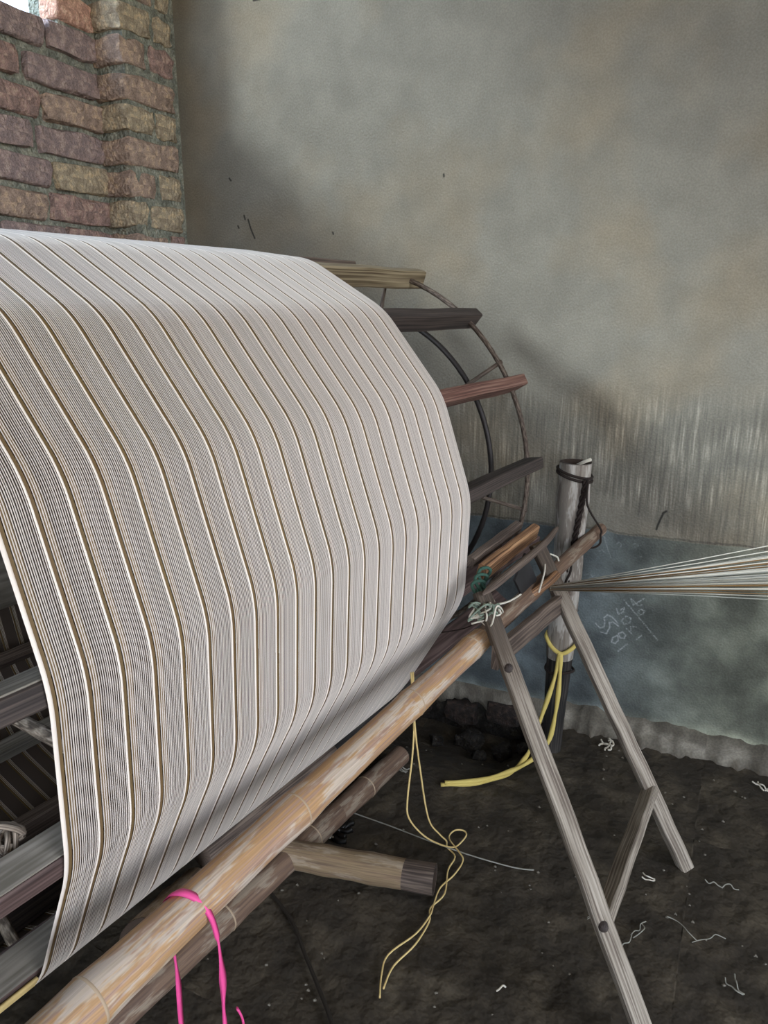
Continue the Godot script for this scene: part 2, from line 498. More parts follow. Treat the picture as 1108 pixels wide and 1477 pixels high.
func build_floor() -> void:
	var n1 := noise(90, 2.2, 4)
	var n2 := noise(91, 14.0, 3)
	var st := begin()
	var nx := 210
	var nz := 210
	var rows := []
	var uvs := []
	for j in nz + 1:
		var row := []
		var uv := []
		var z := lerpf(2.7, -2.4, pow(float(j) / nz, 0.75))
		for i in nx + 1:
			var x := lerpf(-2.1, 2.7, float(i) / nx)
			var y := height_of_floor(x, z) + 0.006 * n1.get_noise_2d(x, z) + 0.006 * n2.get_noise_2d(x, z) - 0.003
			row.append(Vector3(x, y, z))
			uv.append(Vector2(x, z) * 1.1)
		rows.append(row)
		uvs.append(uv)
	skin(st, rows, uvs)
	st.index()
	structure("floor", done(st), mats.earth)
	put("subsoil", box_mesh(Vector3(-2.3, -0.6, -2.6), Vector3(2.9, -0.3, 2.9)), mats.dark_earth, get_node("floor"))

func build_back_wall() -> void:
	var st := begin(true)
	# face towards the room, split so that the texture keeps its scale
	for k in 2:
		var x0 := LEFT_X + 2.6 * k
		var x1 := x0 + 2.6
		var p := [Vector3(x0, 0, WALL_Z), Vector3(x1, 0, WALL_Z), Vector3(x1, 3.2, WALL_Z), Vector3(x0, 3.2, WALL_Z)]
		var u := [Vector2(k, 1), Vector2(1 - k, 1), Vector2(1 - k, 0), Vector2(k, 0)]
		tri(st, [p[0], p[2], p[1]], [u[0], u[2], u[1]])
		tri(st, [p[0], p[3], p[2]], [u[0], u[3], u[2]])
	structure("wall_back", done(st), mats.plaster)
	var core := put("wall_core", box_mesh(Vector3(-2.25, 0.0, WALL_Z - 0.25), Vector3(3.0, 3.3, WALL_Z - 0.002)), mats.raw_plaster, get_node("wall_back"))
	# foundation below the render, left raw where the floor has been dug away
	put("foundation", box_mesh(Vector3(-2.25, -0.5, WALL_Z - 0.25), Vector3(3.0, 0.0, WALL_Z - 0.012), 3.0), mats.dark_earth, get_node("wall_back"))
	# broken edge of the render over the hollow
	var nz := noise(95, 9.0, 4)
	st = begin()
	var rows := []
	var uvs := []
	for i in 61:
		var x := lerpf(-1.2, -0.44, i / 60.0)
		var drop := 0.012 + 0.03 * nz.get_noise_1d(x)
		var out := 0.012 + 0.01 * nz.get_noise_1d(x + 40.0)
		rows.append([Vector3(x, 0.05, WALL_Z - 0.002), Vector3(x, 0.045, WALL_Z + out * 0.6), Vector3(x, 0.01 - drop, WALL_Z + out), Vector3(x, -0.012 - drop, WALL_Z + out * 0.4), Vector3(x, -0.01 - drop, WALL_Z - 0.05)])
		uvs.append([Vector2(x * 3, 0), Vector2(x * 3, 0.03), Vector2(x * 3, 0.1), Vector2(x * 3, 0.13), Vector2(x * 3, 0.2)])
	skin(st, rows, uvs)
	structure("trim_1", done(st), mats.skirt)
	# the low ledge of render along the foot of the wall
	st = begin()
	rows = []
	uvs = []
	for i in 141:
		var x := lerpf(-0.47, 2.6, pow(i / 140.0, 1.5))
		var a := nz.get_noise_2d(x, 3.0)
		var b := nz.get_noise_2d(x * 2.5, 9.0)
		var top := 0.05 + 0.012 * a + 0.006 * b
		var out := (0.05 + 0.014 * b + 0.01 * a) * smoothstep(-0.48, -0.4, x)
		rows.append([Vector3(x, top + 0.012, WALL_Z - 0.01), Vector3(x, top + 0.004, WALL_Z + out * 0.45), Vector3(x, top - 0.008, WALL_Z + out * 0.85), Vector3(x, top * 0.5, WALL_Z + out * 1.05), Vector3(x, -0.03, WALL_Z + out * (1.25 + 0.3 * b)), Vector3(x, -0.1, WALL_Z + out * 1.2)])
		uvs.append([Vector2(x * 2, 0), Vector2(x * 2, 0.05), Vector2(x * 2, 0.1), Vector2(x * 2, 0.17), Vector2(x * 2, 0.26), Vector2(x * 2, 0.35)])
	skin(st, rows, uvs)
	structure("trim_2", done(st), mats.skirt)
	# bricks bared in the hollow
	var b1 := lump(Vector3(0.11, 0.075, 0.05), 0.012, 0.012, 5)
	for q in [[-0.63, -0.03, 1], [-0.78, -0.06, 3], [-0.5, -0.07, 1], [-0.95, -0.05, 0]]:
		put("brick", b1, mats.dirty_brick, get_node("wall_back"), Vector3(q[0], q[1], WALL_Z + 0.005))

func build_brick_wall() -> void:
	var wall := Node3D.new()
	wall.name = "wall_left"
	add_child(wall)
	wall.position = Vector3(LEFT_X, 0, -1.0)
	wall.set_meta("kind", "structure")
	var out := LEFT_X - 0.28
	# mortar bed: below the opening, above it, its far jamb, the near end, and the pier in the corner
	for q in [[Vector3(out, -0.4, -2.45), Vector3(LEFT_X - 0.012, 2.08, 2.7)], [Vector3(LEFT_X - 0.085, 2.08, -2.45), Vector3(LEFT_X - 0.012, 3.2, -1.868)], [Vector3(out, 2.08, 1.6), Vector3(LEFT_X - 0.012, 3.2, 2.7)], [Vector3(out, -0.4, -2.3), Vector3(LEFT_X + 0.102, 3.2, -2.008)]]:
		put("mortar_bed", box_mesh(q[0], q[1], 3.0), mats.mortar, wall)
	# uneven mortar that squeezes out of the joints
	var shapes := {}
	var lens := [0.235, 0.29, 0.225, 0.265, 0.22, 0.245, 0.19, 0.25, 0.23, 0.28, 0.215, 0.255]
	var tones := [0, 3, 1, 1, 3, 0, 3, 2, 0, 1, 3, 0, 2, 1, 0, 3]
	var row0 := 0.878
	for r in 13:
		var y := row0 + 0.094 * r + 0.047
		var z := -2.0
		var k := 0
		while z < -0.5:
			var len: float = lens[(r * 5 + 6 * int(r > 6)) % 12] if k == 0 else rng.randf_range(0.225, 0.26)
			var hgt := rng.randf_range(0.072, 0.08)
			var key := "%d_%d" % [int(len * 50), k % 3]
			if not shapes.has(key): shapes[key] = lump(Vector3(0.05, 0.076, snappedf(len, 0.02) - 0.012), 0.009, 0.012, 100 + shapes.size())
			var m: int = tones[(r * 3 + k * 5 + r / 2) % 16]
			var o := put("brick", shapes[key], mats["brick%d" % m], wall, Vector3(LEFT_X - 0.016 + rng.randf_range(-0.004, 0.004), y + rng.randf_range(-0.005, 0.005), z + len / 2))
			o.rotation = Vector3(rng.randf_range(-0.025, 0.025), rng.randf_range(-0.015, 0.015), rng.randf_range(-0.03, 0.03))
			z += len + 0.006
			k += 1
	# above the sill the wall goes on only behind the opening's far jamb
	for r in 12:
		var y := row0 + 0.094 * (13 + r) + 0.047
		var o := put("brick", lump(Vector3(0.075, 0.078, 0.14), 0.01, 0.012, 300 + r), mats["brick%d" % [4, 1, 0, 2][r % 4]], wall, Vector3(LEFT_X - 0.034, y, -1.925))
		o.rotation.x = rng.randf_range(-0.03, 0.03)
	# the pier: bricks that show an end to the room and a side to the corner
	var pier := [[0.13, 0.11], [0.24], [0.135, 0.1], [0.24], [0.12, 0.12], [0.15, 0.09], [0.165, 0.075], [0.08, 0.16]]
	for r in 25:
		var y := row0 + 0.094 * r + 0.047
		var z := -1.985
		var row: Array = pier[r % 8]
		for k in row.size():
			var len: float = row[k]
			var wdt := 0.145
			var m: int = [1, 3, 2, 0, 1, 2][(r * 2 + k * 3) % 6]
			if k > 0 and r % 3 != 0: m = 2
			var o := put("brick", lump(Vector3(wdt, 0.077, len - 0.01), 0.01, 0.013, 400 + r * 3 + k), mats["brick%d" % m], wall, Vector3(LEFT_X + 0.11 - wdt / 2 + rng.randf_range(-0.004, 0.004), y + rng.randf_range(-0.004, 0.004), z - len / 2))
			o.rotation = Vector3(rng.randf_range(-0.02, 0.02), rng.randf_range(-0.03, 0.03), rng.randf_range(-0.02, 0.02))
			z -= len + 0.004
	# broken sill of the opening: crumbled mortar on the top course
	for k in 9:
		put("sill_mortar", lump(Vector3(0.22, 0.04, 0.3), 0.018, 0.02, 500 + k), mats.mortar, wall, Vector3(LEFT_X - 0.13, 2.075 + rng.randf_range(-0.012, 0.008), -1.72 + k * 0.36))

func build_shell() -> void:
	structure("ceiling", box_mesh(Vector3(-2.3, 3.2, -2.6), Vector3(3.0, 3.4, 3.0)), mats.raw_plaster)
	var rt := begin(true)
	box(rt, Vector3(2.6, -0.4, -2.6), Vector3(2.85, 0.8, 3.0))
	box(rt, Vector3(2.6, 2.8, -2.6), Vector3(2.85, 3.3, 3.0))
	box(rt, Vector3(2.6, 0.8, -2.6), Vector3(2.85, 2.8, -1.25))
	box(rt, Vector3(2.6, 0.8, 1.05), Vector3(2.85, 2.8, 3.0))
	structure("wall_right", done(rt), mats.raw_plaster)
	# the wall behind the camera with a wide doorway
	var st := begin(true)
	box(st, Vector3(-2.3, -0.4, 2.6), Vector3(0.2, 3.3, 2.85))
	box(st, Vector3(2.4, -0.4, 2.6), Vector3(2.85, 3.3, 2.85))
	box(st, Vector3(0.2, 2.65, 2.6), Vector3(2.4, 3.3, 2.85))
	structure("wall_front", done(st), mats.raw_plaster)

# ---------------------------------------------------------------- bamboo
# rings along a straight pole; ends stay open tubes with a thick wall
func bamboo(o: Node3D, p0: Vector3, p1: Vector3, r0: float, r1: float, nodes: Array, m: Material, node_mat: Material, sag := 0.0, called := "culm", vscale := 1.0) -> void:
	var pts := []
	var rad := []
	var len := (p1 - p0).length()
	var n := maxi(int(len / 0.035), 6)
	for i in n + 1:
		var f := float(i) / n
		var r := lerpf(r0, r1, f)
		for q in nodes:
			var dist := absf(f - q) * len
			r *= 1.0 + 0.1 * exp(-dist * dist / 0.0009)
		pts.append(p0.lerp(p1, f) - Vector3(0, sag * 4.0 * f * (1.0 - f), 0))
		rad.append(r * (1.0 + 0.012 * sin(i * 1.7)))
	var st := begin()
	tube(st, pts, rad, 20, 1.0, false, vscale)
	put(called, done(st), m, o)
	# cut ends: annular wall and a dark hollow
	for e in 2:
		var p: Vector3 = pts[0] if e == 0 else pts[n]
		var inward: Vector3 = ((pts[1] - pts[0]) if e == 0 else (pts[n - 1] - pts[n])).normalized()
		var r: float = rad[0] if e == 0 else rad[n]
		st = begin()
		var line := [p + inward * 0.002, p, p + inward * 0.001, p + inward * 0.06, p + inward * 0.062]
		tube(st, [line[0], line[0] - inward * 0.002], [r * 1.002, r * 0.985], 20, 1.0, false)
		var ring_rows := []
		var ring_uv := []
		var s1 := inward.cross(Vector3(0.2, 1, 0.1)).normalized()
		var s2 := inward.cross(s1)
		for q in [[0.0, 0.985], [0.0, 0.72], [0.06, 0.7], [0.06, 0.0]]:
			var row := []
			var uv := []
			for k in 21:
				var g := TAU * k / 20
				row.append(p + inward * q[0] + (s1 * cos(g) + s2 * sin(g)) * r * q[1])
				uv.append(Vector2(k / 20.0, q[0]))
			ring_rows.append(row)
			ring_uv.append(uv)
		skin(st, ring_rows, ring_uv)
		put("cut_end", done(st), mats.bamboo_end, o)
	for q in nodes:
		if node_mat == null: continue
		st = begin()
		var c := p0.lerp(p1, q) - Vector3(0, sag * 4.0 * q * (1.0 - q), 0)
		var t := (p1 - p0).normalized()
		var r := lerpf(r0, r1, q) * 1.075
		var a := [c - t * 0.003, c - t * 0.0015, c, c + t * 0.0015, c + t * 0.0025]
		tube(st, a, [r * 0.985, r * 1.02, r * 1.035, r * 1.015, r * 0.985], 20, 1.0, false, 8.0)
		put("node_ring", done(st), node_mat, o)

# ---------------------------------------------------------------- the drum and its warp
const SLATS := 17
const SLAT_STEP := 360.0 / 17.0
const SLAT_FIRST := 8.2
const SLAT_R := 0.594

func build_drum() -> void:
	var o := thing("warping_drum", "large horizontal warping drum of wooden slats on iron hoops, wound with striped thread", "warping drum", dp(AXIS_ACROSS, 0.0, 0.9))
	var kinds := ["dark_wood", "red_wood", "dark_wood", "mossy_wood", "brown_wood", "brown_wood", "dark_wood", "brown_wood", "dusty_wood", "dark_wood", "brown_wood", "dusty_wood", "brown_wood", "dark_wood", "dusty_wood", "maroon_wood", "maroon_wood"]
	var ends := [1.825, 1.86, 1.865, 1.895, 1.865, 1.85, 1.84, 1.86, 1.85, 1.86, 1.85, 1.84, 1.86, 1.85, 1.86, 1.85, 1.85]
	for k in SLATS:
		var ang := SLAT_FIRST + SLAT_STEP * k
		var th := 0.048
		var st := begin(true)
		var a := on_drum(ang, SLAT_R - th / 2, 0.02)
		var b := on_drum(ang, SLAT_R - th / 2, ends[k])
		var radial := on_drum(ang, 1.0, 0.5) - on_drum(ang, 0.0, 0.5)
		beam(st, a, b, 0.03, th, radial, 0.003, 0.0012, 1.0, 14)
		var slat := put("slat", done(st), mats[kinds[k]], o)
		if k in [0, 15, 16, 14]:
			st = begin(true)
			var up := on_drum(ang + 90.0, 1.0, 0.5) - on_drum(ang + 90.0, 0.0, 0.5)
			beam(st, a + up * 0.0155, on_drum(ang, SLAT_R - th / 2, 0.62) + up * 0.0155, 0.0025, th - 0.006, radial, 0.0006, 0.0004, 1.0, 8)
			put("worn_face", done(st), mats.dusty_wood, slat)
	# iron hoops in both end planes, spokes and hub
	for a in [0.12, 1.82]:
		for rr in [[0.537, 0.0065, "rusty_iron", 0.0], [0.432, 0.0075, "iron", 0.006]]:
			var pts := []
			for i in 97: pts.append(on_drum(360.0 * i / 96, rr[0], a + rr[3]) + Vector3(0.012 if a > 1.0 else 0.0, 0.03 if a > 1.0 else 0.0, 0))
			var st := begin()
			tube(st, pts, rr[1], 8, 1.0, false, 3.0, true)
			put("hoop", done(st), mats[rr[2]], o)
		for k in 9:
			var ang := 34.0 - 42.0 * k if k < 3 else 34.0 - 40.0 * k
			if k == 8: ang = 78.5
			var off := Vector3(0.012, 0.03, 0) if a > 1.0 else Vector3.ZERO
			var st := begin()
			tube(st, [on_drum(ang, 0.05, a) + off, on_drum(ang, 0.3, a) + off, on_drum(ang, 0.545, a) + off], 0.0055, 8)
			put("spoke", done(st), mats.rusty_iron, o)
	# thicker wrapped rods that brace the near end from the hub
	for ang in [-1.0, 44.0, 89.0, 134.0, 179.0, 224.0, 269.0, 314.0]:
		var st := begin()
		tube(st, spline([on_drum(ang, 0.05, 0.47), on_drum(ang, 0.25, 0.46), on_drum(ang, 0.56, 0.45)], 8), 0.0085, 10, 1.0, true, 5.0)
		put("brace_rod", done(st), mats.wrapped_rod, o)
	var st := begin()
	tube(st, [on_drum(0, 0, -0.05), on_drum(0, 0, 0.5), on_drum(0, 0, 1.2), on_drum(0, 0, 1.93)], [0.05, 0.052, 0.05, 0.048], 16, 1.0, true, 1.0)
	put("axle", done(st), mats.dusty_wood, o)
	# cloth strip knotted round one of the near rods
	st = begin()
	var c := on_drum(-14.0, 0.52, 0.39)
	for k in 6:
		var pts := []
		for i in 9:
			var g := TAU * i / 8.0
			pts.append(c + Vector3(cos(g) * 0.016, sin(g) * 0.013 + 0.003 * k, sin(g + k) * 0.014) + Vector3(rng.randf_range(-0.004, 0.004), rng.randf_range(-0.004, 0.004), 0))
		tube(st, spline(pts, 4), 0.0035, 6)
	put("knotted_rag", done(st), mats.wrapped_rod, o)

# closed outline of the wound threads: chords between slats, bends eased over each slat
func warp_outline(base_r: float) -> Array:
	var out := []
	for k in SLATS:
		var a0 := deg_to_rad(SLAT_FIRST + SLAT_STEP * k)
		var prev := Vector2.from_angle(a0 - deg_to_rad(SLAT_STEP)) * base_r
		var here := Vector2.from_angle(a0) * base_r
		var next := Vector2.from_angle(a0 + deg_to_rad(SLAT_STEP)) * base_r
		var p := here + (prev - here).normalized() * 0.034
		var q := here + (next - here).normalized() * 0.034
		for i in 6:
			var t := i / 5.0
			out.append(p.lerp(here, t).lerp(here.lerp(q, t), t))
	out.append(out[0])
	return out

func add_ribbon(v: PackedVector3Array, nn: PackedVector3Array, cc: PackedColorArray, ix: PackedInt32Array, path: Array, a: float, w: float, lift: float, rise: float, col: Color) -> void:
	var n := path.size()
	var start := v.size()
	var along := dp(0, 0, 1)
	for i in n:
		var p: Vector2 = path[i]
		var q: Vector2 = path[(i + 1) % (n - 1)]
		var o: Vector2 = path[(i - 1 + n - 1) % (n - 1)]
		var t := (q - o).normalized()
		var nr := Vector2(t.y, -t.x)
		var n3 := dp(nr.x, nr.y, 0)
		for k in 4:
			var off: float = [-0.5, -0.22, 0.22, 0.5][k] * w
			var up: float = lift + [0.0, rise, rise, 0.0][k]
			var pp := p + nr * up
			v.append(dp(AXIS_ACROSS + pp.x, AXIS_Y + pp.y, a + off + warp_drift(p.angle(), a)))
			var tilt: float = [-0.9, -0.35, 0.35, 0.9][k] if rise > 0.0 else 0.0
			nn.append((n3 + along * tilt).normalized())
			cc.append(col)
	for i in n - 1:
		for k in 3:
			var b := start + i * 4 + k
			ix.append_array(PackedInt32Array([b, b + 4, b + 1, b + 1, b + 4, b + 5]))

# low on the drum the threads are drawn together towards the near end
func warp_drift(angle: float, a: float) -> float:
	var deg := rad_to_deg(angle)
	var f := smoothstep(-12.0, -40.0, deg) * smoothstep(-175.0, -110.0, deg)
	return -0.13 * f * pow(clampf((a - 0.41) / 0.98, 0.0, 1.0), 1.5)

func build_warp() -> void:
	var o := thing("warp_sheet", "striped off-white and ochre warp threads wound side by side round the drum", "warp", dp(AXIS_ACROSS, 0.0, 0.9))
	var path := warp_outline(0.602)
	var white := Color(0.64, 0.583, 0.52)
	var ochre := Color(0.165, 0.105, 0.04)
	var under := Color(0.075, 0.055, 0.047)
	var bands := 22
	var pitch := (1.395 - 0.409) / bands
	for bnd in bands:
		var v := PackedVector3Array()
		var nn := PackedVector3Array()
		var cc := PackedColorArray()
		var ix := PackedInt32Array()
		var a0 := 0.409 + pitch * bnd
		var at := 0.0
		# the selvedge side: one thick pale cord, then ochre between thin whites
		var thick := 0.0058 if bnd == 0 else 0.0029
		add_ribbon(v, nn, cc, ix, path, a0 + thick / 2, thick, -0.0005, 0.0007, white * 1.42)
		at = thick + 0.0001
		for q in [[0.0041, 1], [0.0012, 0], [0.0018, 1], [0.0013, 0], [0.0013, 1], [0.0013, 0], [0.001, 1]]:
			var w: float = q[0]
			if q[1] == 1: add_ribbon(v, nn, cc, ix, path, a0 + at + w / 2, w, -0.0006, 0.0, ochre * rng.randf_range(0.85, 1.1))
			else: add_ribbon(v, nn, cc, ix, path, a0 + at + w / 2, w, -0.0006, 0.0009, white * rng.randf_range(0.92, 1.0))
			at += w + (0.0013 if w > 0.003 else 0.0001)
		var left := pitch - 0.0003 - at
		var count := int(round(left / 0.0029))
		var step := left / count
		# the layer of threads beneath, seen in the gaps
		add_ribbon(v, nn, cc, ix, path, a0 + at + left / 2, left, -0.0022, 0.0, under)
		for k in count:
			var w := step * rng.randf_range(0.42, 0.53)
			var tone := rng.randf_range(0.78, 0.98)
			add_ribbon(v, nn, cc, ix, path, a0 + at + step * (k + 0.5) + rng.randf_range(-0.0002, 0.0002), w, -0.0006, 0.0008, white * tone)
		# last thick cord before the slit to the next band
		var ar := []
		ar.resize(Mesh.ARRAY_MAX)
		ar[Mesh.ARRAY_VERTEX] = v
		ar[Mesh.ARRAY_NORMAL] = nn
		ar[Mesh.ARRAY_COLOR] = cc
		ar[Mesh.ARRAY_INDEX] = ix
		var me := ArrayMesh.new()
		me.add_surface_from_arrays(Mesh.PRIMITIVE_TRIANGLES, ar)
		put("thread_band", me, mats.threads, o)

# ---------------------------------------------------------------- supports
func build_rail_and_post() -> void:
	var o := thing("bamboo_rail", "long tan bamboo rail with bleached patches running in front of the drum to the post", "bamboo pole", dp(-0.6, 0.0, 1.0))
	bamboo(o, dp(-0.6, 0.578, 0.02), dp(-0.6, 0.6395, 1.315), 0.0285, 0.0235, [0.27, 0.535, 0.785, 0.965], mats.bamboo, mats.bamboo_node)
	bamboo(o, dp(-0.6, 0.64, 1.3), dp(-0.6, 0.674, 2.115), 0.0195, 0.0185, [0.35, 0.8], mats.bamboo_brown, null, 0.0, "thin_culm")
	var p := thing("bamboo_post", "upright grey-white bamboo post with a dark wet foot against the back wall", "post", Vector3(-0.412, -0.13, -2.073))
	bamboo(p, Vector3(-0.42, 0.3, -2.073), Vector3(-0.411, 0.885, -2.073), 0.0385, 0.0435, [0.1, 0.46, 0.83], mats.bamboo_grey, null)
	var st := begin()
	tube(st, spline([Vector3(-0.43, -0.2, -2.07), Vector3(-0.427, 0.0, -2.072), Vector3(-0.424, 0.15, -2.073), Vector3(-0.419, 0.32, -2.073)], 6), [0.026, 0.027, 0.025, 0.024, 0.026, 0.028, 0.029, 0.03, 0.03, 0.031, 0.031, 0.032, 0.032, 0.034, 0.035, 0.036, 0.037, 0.038, 0.038], 16, 1.0, true, 1.0)
	put("rotten_foot", done(st), mats.charred, p)
	st = begin()
	var ring := []
	for i in 33: ring.append(Vector3(-0.418 + 0.041 * cos(TAU * i / 32), 0.262 + 0.004 * sin(TAU * i / 16), -2.073 + 0.041 * sin(TAU * i / 32)))
	tube(st, ring, 0.004, 6, 1.0, false, 1.0, true)
	put("binding_ring", done(st), mats.rope_brown, p)
	# stub of cane lying in the post's open mouth
	st = begin()
	tube(st, [Vector3(-0.405, 0.879, -2.05), Vector3(-0.385, 0.893, -2.03), Vector3(-0.362, 0.905, -2.02)], 0.0045, 8)
	var sp := put("cane_stub", done(st), mats.white_yarn, self)
	tag(sp, "short pale cane stub lying across the mouth of the grey bamboo post", "cane")
	# brown rope: a turn round the post's head, twisted strands down to the rail, a loop round the rail
	var rp := thing("rope_lashing", "dark brown twisted rope hanging from the post head and looped round the rail", "rope", Vector3(-0.37, 0.6, -2.03))
	st = begin()
	for lap in 2:
		var turn := []
		for i in 33: turn.append(Vector3(-0.412 + 0.0475 * cos(TAU * i / 32), 0.856 - 0.010 * lap - 0.012 * cos(TAU * i / 32), -2.073 + 0.0475 * sin(TAU * i / 32)))
		tube(st, turn, 0.0042, 6, 1.0, false, 1.0, true)
	put("collar", done(st), mats.rope_brown, rp)
	for k in 3:
		st = begin()
		var pts := []
		for i in 25:
			var f := i / 24.0
			var g := f * 22.0 + k * TAU / 3
			pts.append(Vector3(-0.372, 0.845, -2.032).lerp(Vector3(-0.398, 0.62, -2.032), f) + Vector3(cos(g), 0, sin(g)) * 0.0055)
		tube(st, pts, 0.0038, 6)
		put("strand", done(st), mats.rope_brown, rp)
	for k in 2:
		st = begin()
		var pts := []
		for i in 13:
			var f := i / 12.0
			var g := f * 9.0 + k * PI
			pts.append(Vector3(-0.398, 0.63, -2.033).lerp(Vector3(-0.408, 0.5, -2.03), f) + Vector3(cos(g), 0, sin(g)) * 0.005)
		tube(st, pts, 0.0035, 6)
		put("strand", done(st), mats.rope_brown, rp)
	put("hanging_loop", cord([Vector3(-0.366, 0.85, -2.03), Vector3(-0.362, 0.78, -2.02), dp(-0.575, 0.7, 2.03), dp(-0.574, 0.683, 2.03), dp(-0.572, 0.66, 2.025), dp(-0.585, 0.648, 2.015), dp(-0.605, 0.648, 2.0)], 0.003), mats.rope_brown, rp)

	var y := thing("yellow_yarn_hank", "thick yellow yarn tied round the foot of the post, tail trailing on floor", "yarn", Vector3(-0.4, 0.0, -2.03))
	st = begin()
	tube(st, spline([Vector3(-0.458, 0.372, -2.073), Vector3(-0.457, 0.365, -2.05), Vector3(-0.437, 0.345, -2.031), Vector3(-0.408, 0.332, -2.024), Vector3(-0.385, 0.343, -2.031), Vector3(-0.369, 0.36, -2.05), Vector3(-0.367, 0.375, -2.073)], 6), 0.0062, 8)
	put("tie", done(st), mats.yellow_yarn, y)
	for q in [[[-0.409, 0.334, -2.02], [-0.42, 0.25, -2.015], [-0.446, 0.13, -1.99], [-0.462, 0.05, -1.96], [-0.48, 0.012, -1.93], [-0.505, 0.008, -1.855], [-0.57, 0.008, -1.78], [-0.655, 0.009, -1.73]], [[-0.407, 0.334, -2.019], [-0.404, 0.26, -2.016], [-0.408, 0.15, -2.01], [-0.42, 0.06, -1.985], [-0.458, 0.016, -1.94], [-0.5, 0.016, -1.86], [-0.565, 0.016, -1.785], [-0.645, 0.016, -1.735]]]:
		var pts := []
		for v in q: pts.append(Vector3(v[0], v[1], v[2]))
		var sm := spline(pts, 6)
		var rr := []
		for i in sm.size(): rr.append(0.0062 * (1.0 + 0.2 * sin(i * 0.9)))
		st = begin()
		tube(st, sm, rr, 8)
		put("tail", done(st), mats.yellow_yarn, y)

func build_guide_stand() -> void:
	var o := thing("guide_stand", "weathered grey wooden two-legged stand with rungs leaning on the bamboo rail", "wooden stand", dp(-0.35, 0.0, 1.45))
	var foot1 := dp(-0.139, -0.01, 1.125)
	var head1 := dp(-0.6, 0.745, 1.312)
	var foot2 := dp(-0.209, -0.005, 1.684)
	var head2 := dp(-0.61, 0.758, 1.634)
	var nrm := (head1 - foot1).cross(foot2 - foot1).normalized()
	for q in [[foot1, head1, "leg_wood"], [foot2, head2, "leg_wood"]]:
		var st := begin(true)
		beam(st, q[0], q[1], 0.027, 0.034, nrm.rotated((q[1] - q[0]).normalized(), 0.75), 0.003, 0.0012, 0.95, 16)
		put("leg", done(st), mats[q[2]], o)
	var st := begin(true)
	beam(st, foot1.lerp(head1, 0.295), foot2.lerp(head2, 0.245), 0.022, 0.036, nrm, 0.003, 0.001, 1.0, 10)
	put("lower_rung", done(st), mats.grey_wood, o)
	st = begin(true)
	beam(st, foot1.lerp(head1, 0.845) + dp(-0.02, 0, -0.01), foot2.lerp(head2, 0.815) + dp(-0.012, 0, 0.05), 0.016, 0.05, Vector3(0, 1, 0.0), 0.002, 0.001, 1.0, 10)
	put("upper_rung", done(st), mats.brown_wood, o)
	# pegs through the joints
	for q in [[foot1.lerp(head1, 0.295), 0.013], [foot2.lerp(head2, 0.25), 0.012], [foot1.lerp(head1, 0.83), 0.012]]:
		st = begin()
		var n: Vector3 = dp(0.35, 0.1, -0.9).normalized()
		tube(st, [q[0] - n * 0.01, q[0] + n * 0.02, q[0] + n * 0.024], [q[1] * 0.75, q[1] * 0.7, q[1] * 0.4], 10)
		put("peg", done(st), mats.dark_wood, o)
	# the grooved head rail and the long stick lashed in front of it
	st = begin(true)
	beam(st, dp(-0.64, 0.752, 1.395), dp(-0.635, 0.772, 1.68), 0.022, 0.04, Vector3(0.25, 1, 0), 0.004, 0.001, 1.0, 10)
	put("head_rail", done(st), mats.orange_wood, o)
	st = begin(true)
	beam(st, dp(-0.675, 0.765, 1.41), dp(-0.67, 0.785, 1.66), 0.02, 0.024, Vector3(0.2, 1, 0), 0.003, 0.001, 1.0, 10)
	put("back_rail", done(st), mats.brown_wood, o)
	st = begin()
	tube(st, spline([dp(-0.585, 0.75, 1.285), dp(-0.582, 0.76, 1.43), dp(-0.575, 0.775, 1.58), dp(-0.585, 0.785, 1.7)], 5), [0.003, 0.0065, 0.0085, 0.009, 0.009, 0.009, 0.009, 0.009, 0.009, 0.0085, 0.0085, 0.008, 0.0075, 0.007, 0.006, 0.003], 10)
	put("front_stick", done(st), mats.brown_wood, o)
	st = begin(true)
	beam(st, dp(-0.605, 0.735, 1.52), dp(-0.6, 0.655, 1.585), 0.006, 0.075, dp(0, 0.5, 0.85), 0.001, 0.0, 1.0, 4)
	put("guide_plate", done(st), mats.plate, o)
	st = begin()
	tube(st, spline([dp(-0.6, 0.65, 1.55), dp(-0.57, 0.675, 1.6), dp(-0.56, 0.69, 1.64)], 5), 0.011, 10)
	put("guide_peg", done(st), mats.orange_wood, o)

	# yarn ties and knots on the stand
	var t := thing("green_yarn_tie", "small loop of dark green yarn tied on the end of the stand's rail", "yarn", dp(-0.63, 0.735, 1.39))
	st = begin()
	for k in 3:
		var c := dp(-0.62, 0.738 + 0.007 * k, 1.338 + 0.014 * k)
		var pts := []
		for i in 11:
			var g := TAU * i / 10.0 + k
			pts.append(c + dp(0.008 * sin(g * 2.0), 0.017 * sin(g) * (1.0 + 0.2 * k), 0.017 * cos(g)) )
		tube(st, spline(pts, 4), 0.0036, 7)
	put("loop", done(st), mats.green_yarn, t)
	var kn := thing("white_yarn_knot", "tangled knot of white and pale green yarn round the near leg's head", "yarn", dp(-0.57, 0.7, 1.31))
	for q in [["white_yarn", 9, 0.0019], ["pale_green_yarn", 8, 0.0022]]:
		st = begin()
		for k in q[1]:
			var pts := []
			var c := head1.lerp(foot1, 0.04) + nrm * 0.004
			for i in 6: pts.append(c + Vector3(rng.randf_range(-0.03, 0.03), rng.randf_range(-0.026, 0.022), rng.randf_range(-0.028, 0.028)))
			tube(st, spline(pts, 6), q[2], 5)
		put("tangle", done(st), mats[q[0]], kn)
	var w := put("white_string", cord([dp(-0.575, 0.712, 1.345), dp(-0.575, 0.7, 1.4), dp(-0.575, 0.695, 1.46)], 0.0022), mats.white_yarn, self)
	tag(w, "straight white string stretched between the knotted leg and the dark guide plate", "string", "white strings on the stand")
